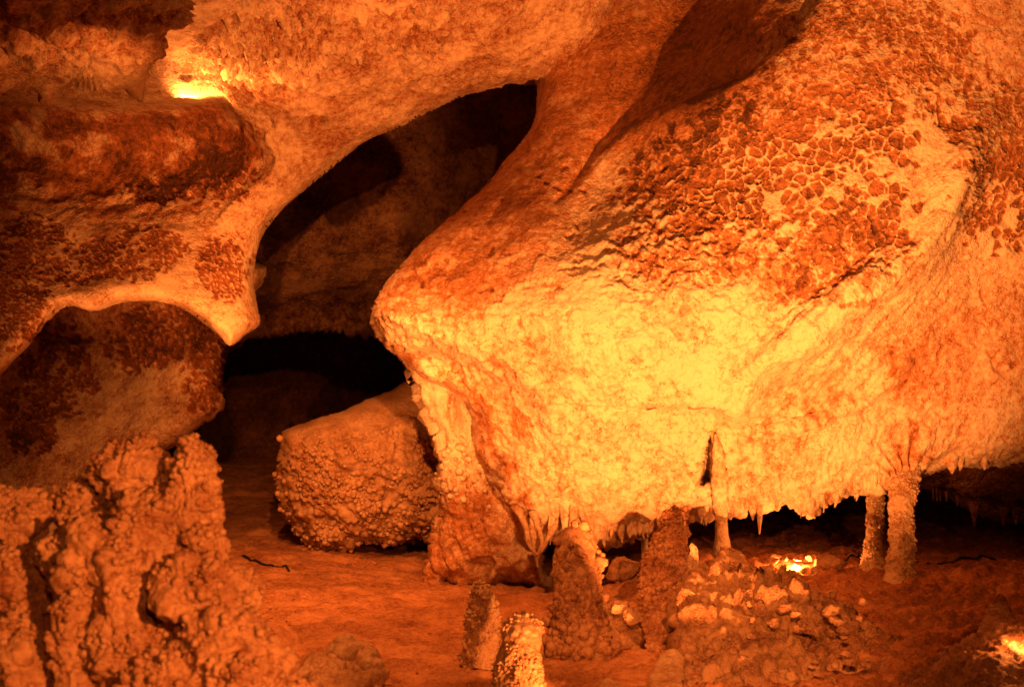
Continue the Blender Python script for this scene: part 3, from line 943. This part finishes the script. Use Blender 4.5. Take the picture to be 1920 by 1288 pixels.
# ------------------------------------------------------------------ big popcorn block behind the curtain
def relief_block(v, n, X, Y, isf):
    up = ell(X, Y, 690, 770, 120, 45, -28) + ell(X, Y, 770, 740, 60, 40)
    m = sstep(780, 860, Y + 0.25 * (X - 600)) * (1 - 0.7 * np.clip(up, 0, 1))
    h = 0.05 * fbm(v * 2, 3) + 0.018 * fbm(v * 9, 4, 0.6)
    wv = v + 0.05 * np.stack([fbm(v * 6, 2), fbm(v * 6 + 9, 2), fbm(v * 6 + 21, 2)], 1)
    g1 = sstep(-0.15, 0.25, fbm(v * 3 + 4, 2))
    h += m * (0.08 * fbm(v * 4.5, 2) + 0.05 * g1 * knobs(wv, 0.17) + 0.05 * knobs(wv + 3, 0.085) + 0.035 * knobs(wv + 9, 0.05))
    return h, 0.25 * m * (fbm(v * 3, 3) + 0.3)


block = tag(rock_sheet('popcorn_block', [(905, 640), (785, 702), (740, 725), (690, 745), (650, 765), (590, 788), (532, 808), (527, 840), (530, 880), (526, 915), (540, 960), (560, 985), (575, 1010), (600, 1024), (630, 1030), (655, 1026), (672, 1008),
                                 (700, 1006), (740, 1008), (780, 1002), (830, 1006), (960, 1010), (980, 700)],
               [(905, 650, 13.6), (785, 705, 13.4), (690, 750, 13.0), (540, 815, 12.7), (640, 850, 12.4), (760, 850, 12.5), (540, 950, 12.9), (640, 960, 12.6), (760, 950, 12.8), (650, 1025, 12.9), (830, 1005, 13.2), (960, 900, 12.9)],
               3.0, 36, 0.4, 0.9, M_POP, relief_block),
    'big popcorn encrusted rock block leaning behind the bright flowstone curtain', 'rock block')
scatter(block, 1800, 0.018, 0.042, lambda a, b: (b[:, 1] < 0.2) * (a[:, 2] < 1.35 + 0.3 * a[:, 0] * 0) * sstep(-0.15, 0.2, fbm(a * 3, 3)) * (0.15 + sstep(1.35, 0.6, a[:, 2])), None, M_POP, 3)


# ------------------------------------------------------------------ foreground popcorn mound
def lobe(parent, x, y, rx, ry, d, depth=1.0, pop=0.03, psize=0.045, top=True, seed=0, sub=6, rot=0.0, point=0.0, drip=0.03, stain=0.0, kn=0.9, mat=None):
    v0, f = ico(sub)
    c = P(x, y, d)
    s = d / FPX
    u = v0.copy()
    if point:
        k = np.clip(u[:, 2], 0, 1)
        u[:, :2] *= (1 - point * k ** 1.2)[:, None]
    ca, sa = math.cos(rot), math.sin(rot)
    lx, lz = u[:, 0] * rx * s, u[:, 2] * ry * s
    v = np.stack([lx * ca - lz * sa, u[:, 1] * 0.5 * (rx + ry) * s * depth, lx * sa + lz * ca], 1) + c
    n = normals(v, f)
    q = v + seed * 1.31
    up = sstep(-0.35, 0.45, n[:, 2] + 0.5 * fbm(q * 4, 2)) if top else np.ones(len(v))
    h = 0.07 * fbm(q * 4.5, 3) + 0.012 * fbm(q * 16, 3) + 0.05 * knobs(q + 2, 0.12)
    h += 0.9 * pop * (0.25 + 0.75 * up) * (0.8 * knobs(q, psize * 0.62) + 0.7 * knobs(q + 5, psize * 1.3))
    low = 1 - up
    h += drip * low * fbm(q * np.array([14, 14, 2.5]), 3, 0.5, True) + 0.004 * low * np.sin(q[:, 2] * 150 + 8 * fbm(q * 5, 2))
    h = h - h.mean() + 0.010
    v = v + n * h[:, None]
    o = link('lobe', v, f, mat or M_MOUND, parent, stain + 0.15 * fbm(q * 4, 3))
    if kn:
        scatter(o, int(kn * (rx + ry)), 0.007, 0.026, lambda a, b: (0.03 + sstep(0.0, 0.6, b[:, 2])) * (b[:, 1] < 0.35) * (0.05 + sstep(-0.1, 0.25, fbm(a * 6 + seed, 2))), parent, M_MOUND, seed)
    return o


mound = empty('popcorn_mound', (-1.65, 5.7, 0))
tag(mound, 'knobbly popcorn covered formation with two blunt peaks at the dirt floor edge', 'popcorn formation')
for i, a in enumerate([
    dict(x=243, y=885, rx=62, ry=60, d=5.75, pop=0.03, psize=0.035),
    dict(x=365, y=915, rx=46, ry=98, d=5.65, pop=0.028, psize=0.032, rot=0.10, point=0.65),
    dict(x=345, y=960, rx=66, ry=62, d=5.7, pop=0.026, psize=0.035),
    dict(x=165, y=960, rx=55, ry=50, d=5.85, pop=0.03, psize=0.04),
    dict(x=280, y=1010, rx=66, ry=84, d=5.55, pop=0.02, psize=0.035, drip=0.05),
    dict(x=175, y=1040, rx=82, ry=70, d=5.5, pop=0.03, psize=0.045),
    dict(x=150, y=1160, rx=36, ry=112, d=5.4, pop=0.02, psize=0.05),
    dict(x=222, y=1120, rx=40, ry=112, d=5.4, pop=0.02, psize=0.05),
    dict(x=390, y=1028, rx=32, ry=36, d=5.5, pop=0.02, psize=0.04),
    dict(x=375, y=1100, rx=72, ry=66, d=5.4, pop=0.018, psize=0.035, drip=0.06),
    dict(x=446, y=1125, rx=30, ry=55, d=5.5, pop=0.02, psize=0.045),
    dict(x=285, y=1120, rx=30, ry=60, d=5.55, pop=0.015, psize=0.04),
    dict(x=418, y=1205, rx=88, ry=62, d=5.3, pop=0.022, psize=0.045, drip=0.05),
    dict(x=450, y=1265, rx=72, ry=46, d=5.2, pop=0.03, psize=0.04),
    dict(x=495, y=1262, rx=48, ry=50, d=5.35, pop=0.025, psize=0.045),
    dict(x=530, y=1300, rx=44, ry=36, d=5.3, pop=0.025, psize=0.045),
    dict(x=250, y=1235, rx=70, ry=70, d=5.35, pop=0.035, psize=0.05),
    dict(x=160, y=1255, rx=48, ry=60, d=5.35, pop=0.03, psize=0.05),
    dict(x=330, y=1290, rx=90, ry=50, d=5.2, pop=0.035, psize=0.045),
    dict(x=250, y=1270, rx=170, ry=230, d=6.4, pop=0.03, psize=0.06, depth=0.7, kn=0),
]):
    lobe(mound, seed=i + 1, **a)
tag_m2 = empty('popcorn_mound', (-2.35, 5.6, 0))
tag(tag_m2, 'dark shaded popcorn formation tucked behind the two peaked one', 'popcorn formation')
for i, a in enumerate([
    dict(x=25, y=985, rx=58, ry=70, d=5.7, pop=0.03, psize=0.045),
    dict(x=20, y=1120, rx=60, ry=90, d=5.6, pop=0.03, psize=0.06, stain=0.2),  # this lobe and the next darkened: shade put into their tone
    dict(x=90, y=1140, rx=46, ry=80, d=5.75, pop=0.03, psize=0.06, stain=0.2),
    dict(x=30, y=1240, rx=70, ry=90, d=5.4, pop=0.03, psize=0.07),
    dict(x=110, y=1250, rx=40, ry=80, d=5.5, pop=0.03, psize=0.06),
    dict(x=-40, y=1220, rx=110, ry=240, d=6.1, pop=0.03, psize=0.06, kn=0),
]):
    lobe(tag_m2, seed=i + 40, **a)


# ------------------------------------------------------------------ low mounds on the floor
def relief_mound(v, n, X, Y, isf):
    f1, f2, c = worley(v * 6.0 + 0.3 * np.stack([fbm(v * 5, 2)] * 3, 1))
    h = 0.12 * fbm(v * 2.2, 3) + 0.07 * sstep(0.02, 0.22, f2 - f1) * (0.2 + c) + 0.05 * fbm(v * 9, 4, 0.62) + 0.025 * knobs(v, 0.06) + 0.03 * knobs(v + 6, 0.12)
    return h, 0.25 * fbm(v * 3, 3) + 0.30 * sstep(1420, 1620, X) - 0.15 * sstep(1230, 1300, Y)


tag(rock_sheet('rubble_mound', [(1278, 1110), (1292, 1085), (1340, 1078), (1400, 1085), (1480, 1100), (1560, 1135), (1640, 1200), (1700, 1300), (1720, 1420), (1300, 1420), (1296, 1290), (1276, 1210), (1274, 1160)],
               [(1290, 1090, 8.8), (1480, 1100, 9.0), (1640, 1200, 8.5), (1300, 1200, 7.95), (1450, 1200, 7.9), (1350, 1290, 7.25), (1600, 1290, 7.55), (1300, 1400, 6.8), (1700, 1400, 7.0)],
               3.0, 40, 0.3, 0.8, M_STONE, relief_mound, jag=(14, 25, 1000)),
    'cracked rubble covered mound beside the dark knobbly column', 'rubble mound')


def relief_corner(v, n, X, Y, isf):
    q = v * np.array([12, 12, 3.0])
    return 0.06 * fbm(v * 2.5, 3) + 0.035 * fbm(q, 4, 0.55, True) + 0.02 * knobs(v, 0.05), 0.35 + 0.2 * fbm(v * 3, 3)


tag(rock_sheet('boulder', [(1690, 1300), (1720, 1260), (1765, 1225), (1800, 1210), (1835, 1190), (1865, 1172), (1920, 1168), (2000, 1175), (2100, 1250), (2120, 1420), (1660, 1420)],
               [(1700, 1290, 7.0), (1800, 1220, 7.2), (1920, 1180, 7.4), (2100, 1250, 7.4), (1850, 1300, 6.6), (1700, 1400, 6.4), (2100, 1400, 6.4)], 3.2, 50, 0.4, 0.6, M_STONE, relief_corner),
    'ribbed dark boulder lit by a small hidden lamp on one side', 'boulder')


def relief_low(v, n, X, Y, isf):
    return 0.07 * fbm(v * 2.8, 3) + 0.035 * fbm(v * 9, 4, 0.62) + 0.03 * knobs(v, 0.10) + 0.018 * knobs(v + 4, 0.045), 0.1 * fbm(v * 3, 3)


pale = empty('boulder', tuple(P(640, 1330, 7.2)))
tag(pale, 'pale lumpy boulder on the dirt beside the two peaked popcorn formation', 'boulder')
for i, a in enumerate([dict(x=655, y=1240, rx=48, ry=46, d=7.3), dict(x=610, y=1268, rx=48, ry=42, d=7.2), dict(x=682, y=1275, rx=34, ry=60, d=7.2), dict(x=640, y=1300, rx=70, ry=40, d=7.0)]):
    lobe(pale, seed=70 + i, pop=0.012, psize=0.05, kn=0, sub=5, mat=M_POP, **a)
tag(rock_sheet('boulder', [(480, 1300), (490, 1200), (505, 1170), (535, 1165), (552, 1190), (565, 1215), (590, 1260), (585, 1330), (500, 1360)],
               [(490, 1200, 7.4), (535, 1170, 7.5), (580, 1240, 7.3), (530, 1300, 6.9), (500, 1350, 6.8)], 3.5, 30, 0.2, 0.4, M_DIRT, relief_low),
    'low smooth dirt coloured boulder between popcorn formation and pale boulder', 'boulder')
tag(rock_sheet('rock_block', [(1125, 1140), (1150, 1132), (1190, 1160), (1206, 1195), (1200, 1235), (1190, 1280), (1150, 1290), (1120, 1275), (1112, 1200)],
               [(1125, 1145, 8.9), (1195, 1170, 8.9), (1150, 1200, 8.6), (1190, 1280, 8.4), (1120, 1270, 8.4)], 3.2, 26, 0.2, 0.4, M_STONE, relief_low),
    'low squarish block with a bright crusted top between two knobbly pillars', 'rock block')


# ------------------------------------------------------------------ loose rocks
def rock_mesh(seed, flat=1.0, sub=4):
    r = np.random.RandomState(seed)
    v, f = ico(sub)
    v = v.copy()
    for k in range(14):
        nn = r.normal(size=3)
        nn /= np.linalg.norm(nn)
        c = r.uniform(0.35, 0.75)
        e = np.clip(v @ nn - c, 0, None)
        v -= e[:, None] * nn
    n = normals(v, f)
    v += n * (0.12 * fbm(v * 1.9 + seed, 3) + 0.18 * fbm(v * 4.5 + seed, 5, 0.66))[:, None]
    v *= 1.35
    v[:, 2] *= flat
    return v, f


rock_protos = []
for s in range(7):
    v, f = rock_mesh(s + 3, (0.7, 0.55, 0.85)[s % 3])
    o = link('loose_rock', v, f, M_STONE)
    rock_protos.append(o.data)
    bpy.data.objects.remove(o)


def rock(px, py, wpx, label=None, group=None, d=None, rot=None, scale=(1, 1, 1), seed=None, lift=0.3, name='loose_rock'):
    d = on_floor(px, py) if d is None else d
    p = P(px, py, d)
    s = wpx * 0.5 * d / FPX
    o = bpy.data.objects.new(name, rock_protos[(seed if seed is not None else rnd.randrange(7)) % 7])
    col.objects.link(o)
    o.location = (p[0], p[1], p[2] + lift * s)
    o.scale = (s * scale[0], s * scale[1], s * scale[2])
    o.rotation_euler = rot or (rnd.uniform(-.3, .3), rnd.uniform(-.3, .3), rnd.uniform(0, 6.28))
    tag(o, label, 'rock', group)
    return o


# rocks that stand out
rock(1290, 1165, 92, 'upright lumpy pale rock at the end of the rubble mound', d=8.35, scale=(0.62, 0.6, 1.25), seed=6, rot=(0.2, 0.15, 0.9))
rock(1378, 1075, 100, 'wedge shaped rock lying on top of the rubble mound', d=9.3, scale=(1, 0.8, 1.0), seed=4, rot=(0.1, 0.35, 0.2))
rock(1392, 1130, 84, 'long fallen rock resting slantwise over the mound', d=8.6, scale=(1.0, 0.5, 0.55), seed=1, rot=(0.1, 0.55, 0.2))
rock(1345, 1088, 34, 'small flat stone perched beside the wedge rock', d=9.2, seed=3)
rock(1315, 1112, 50, 'rough stone under the upright slab', d=9.0, seed=5)
rock(1552, 1065, 78, 'flat topped rock next to the glowing lamp hollow', d=10.5, scale=(1, 0.8, 0.75), seed=0)
rock(1455, 1050, 22, 'small round stone just beyond the glowing lamp hollow', d=11.0, seed=6)
rock(1170, 1080, 62, 'pale lump at the foot of the thin column', d=10.4, seed=2)
rock(1130, 1056, 60, 'flat pale slab in the dim gap under the rim', d=11.2, scale=(1, 0.7, 0.4), seed=4)
rock(880, 1108, 26, 'small stone at the foot of the flowstone curtain', seed=1)
rock(1160, 1142, 46, 'bright crusted stone on top of the low block', d=8.75, seed=3, scale=(1, 0.8, 0.7))
rock(1186, 1166, 40, 'bright jagged stone at the end of the low block', d=8.7, seed=5)
# upright broken slab
v, f = rock_mesh(41, 1.0, 5)
u = np.stack([v[:, 0] * 0.052 * (1 - 0.15 * v[:, 2]), v[:, 1] * 0.05, v[:, 2] * 0.17], 1)
u[:, 0] += 0.03 * v[:, 2] ** 2 * np.sign(-v[:, 2]) * 0.6
tag(link('stone_slab', u + P(1299, 1060, 9.35), f, M_STAL), 'narrow pale stone slab standing upright at the top of the mound', 'stone slab')
# added low bank, below the frame, blocking the flood lamp's low light
v, f = ico(6)
sx = np.interp(v[:, 0], [-1, -0.37, -0.30, 1], [0.165, 0.165, 0.108, 0.108]) / np.maximum(np.sqrt(1 - v[:, 0] ** 2), 0.4)
u = np.stack([1.30 + 0.36 * v[:, 0], 6.37 + 0.06 * v[:, 1], -0.02 + sx * v[:, 2]], 1)
u = u + normals(u, f) * (0.008 * fbm(u * 9, 4) + 0.005 * fbm(u * 22, 3))[:, None]
tag(link('boulder', u, f, M_STONE), 'added unseen light blocker, a low bank in front of the floor flood lamp', 'boulder')
# ring of rubble round the lamp
for i, (x, y, s) in enumerate([(1448, 1068, 26), (1460, 1078, 22), (1478, 1086, 26), (1500, 1090, 24), (1518, 1084, 24), (1530, 1076, 20), (1450, 1056, 20), (1470, 1050, 18), (1500, 1046, 20), (1520, 1050, 18), (1486, 1074, 12), (1470, 1064, 12), (1508, 1074, 12)]):
    rock(x, y, s, 'small glowing stone in the ring around the hidden lamp', 'stones around the hidden lamp', d=(10.35 if y > 1070 else 10.65), seed=i)
# scattered rubble
for i in range(44):
    x = rnd.uniform(1300, 1900)
    y = rnd.uniform(1095, 1285)
    if x > 1700 and y > 1180:
        continue
    d = on_floor(x, y)
    if x < 1640 and y > 1110:
        d = 8.65 - (y - 1100) / 190 * 1.5 - 0.1
    sz = rnd.choice([14, 18, 22, 28, 36])
    on = x < 1640 and y > 1110
    word = 'fist sized' if sz < 20 else ('middling' if sz < 30 else 'large')
    rock(x, y, sz, word + (' angular stone lying on the cracked rubble mound' if on else ' angular stone on the unlit slope past the rubble mound'), word + (' stones on the rubble mound' if on else ' stones on the unlit slope'), d=d, lift=0.05)
for i in range(64):
    x, y = rnd.uniform(470, 1060), rnd.uniform(1030, 1285)
    rock(x, y, rnd.choice([5, 6, 7, 9, 12, 16]), 'small stone half sunk in the open dirt floor', 'stones on the dirt floor', lift=0.0)


# ------------------------------------------------------------------ cables
def cable(pts, label, r=0.011):
    q = smooth_poly([(a, b) for a, b in pts], 6, False)
    w_ = []
    for a, b in q:
        d = on_floor(a, b)
        w_.append(P(a, b, d))
    w_ = np.array(w_)
    w_[:, 2] = floor_z(w_[:, 0], w_[:, 1]) + floor_relief(w_) + r * 1.1
    seg = 8
    vs = []
    for i in range(len(w_)):
        t = w_[min(i + 1, len(w_) - 1)] - w_[max(i - 1, 0)]
        t /= np.linalg.norm(t) + 1e-9
        s = np.cross(t, [0, 0, 1.0])
        s /= np.linalg.norm(s) + 1e-9
        uu = np.cross(s, t)
        for k in range(seg):
            a = k / seg * 2 * math.pi
            vs.append(w_[i] + r * (math.cos(a) * s + math.sin(a) * uu))
    return tag(link('cable', np.array(vs), grid_faces(len(w_), seg, True), M_CABLE), label, 'cable')


cable([(455, 1052), (490, 1062), (520, 1068), (542, 1074)], 'short black cable on the open dirt floor')
cable([(1712, 1064), (1760, 1067), (1820, 1064), (1870, 1056)], 'black cable running past the thick column into the dark', 0.012)
cable([(1585, 1062), (1610, 1056), (1632, 1050)], 'short black cable leading to the slimmer column', 0.010)
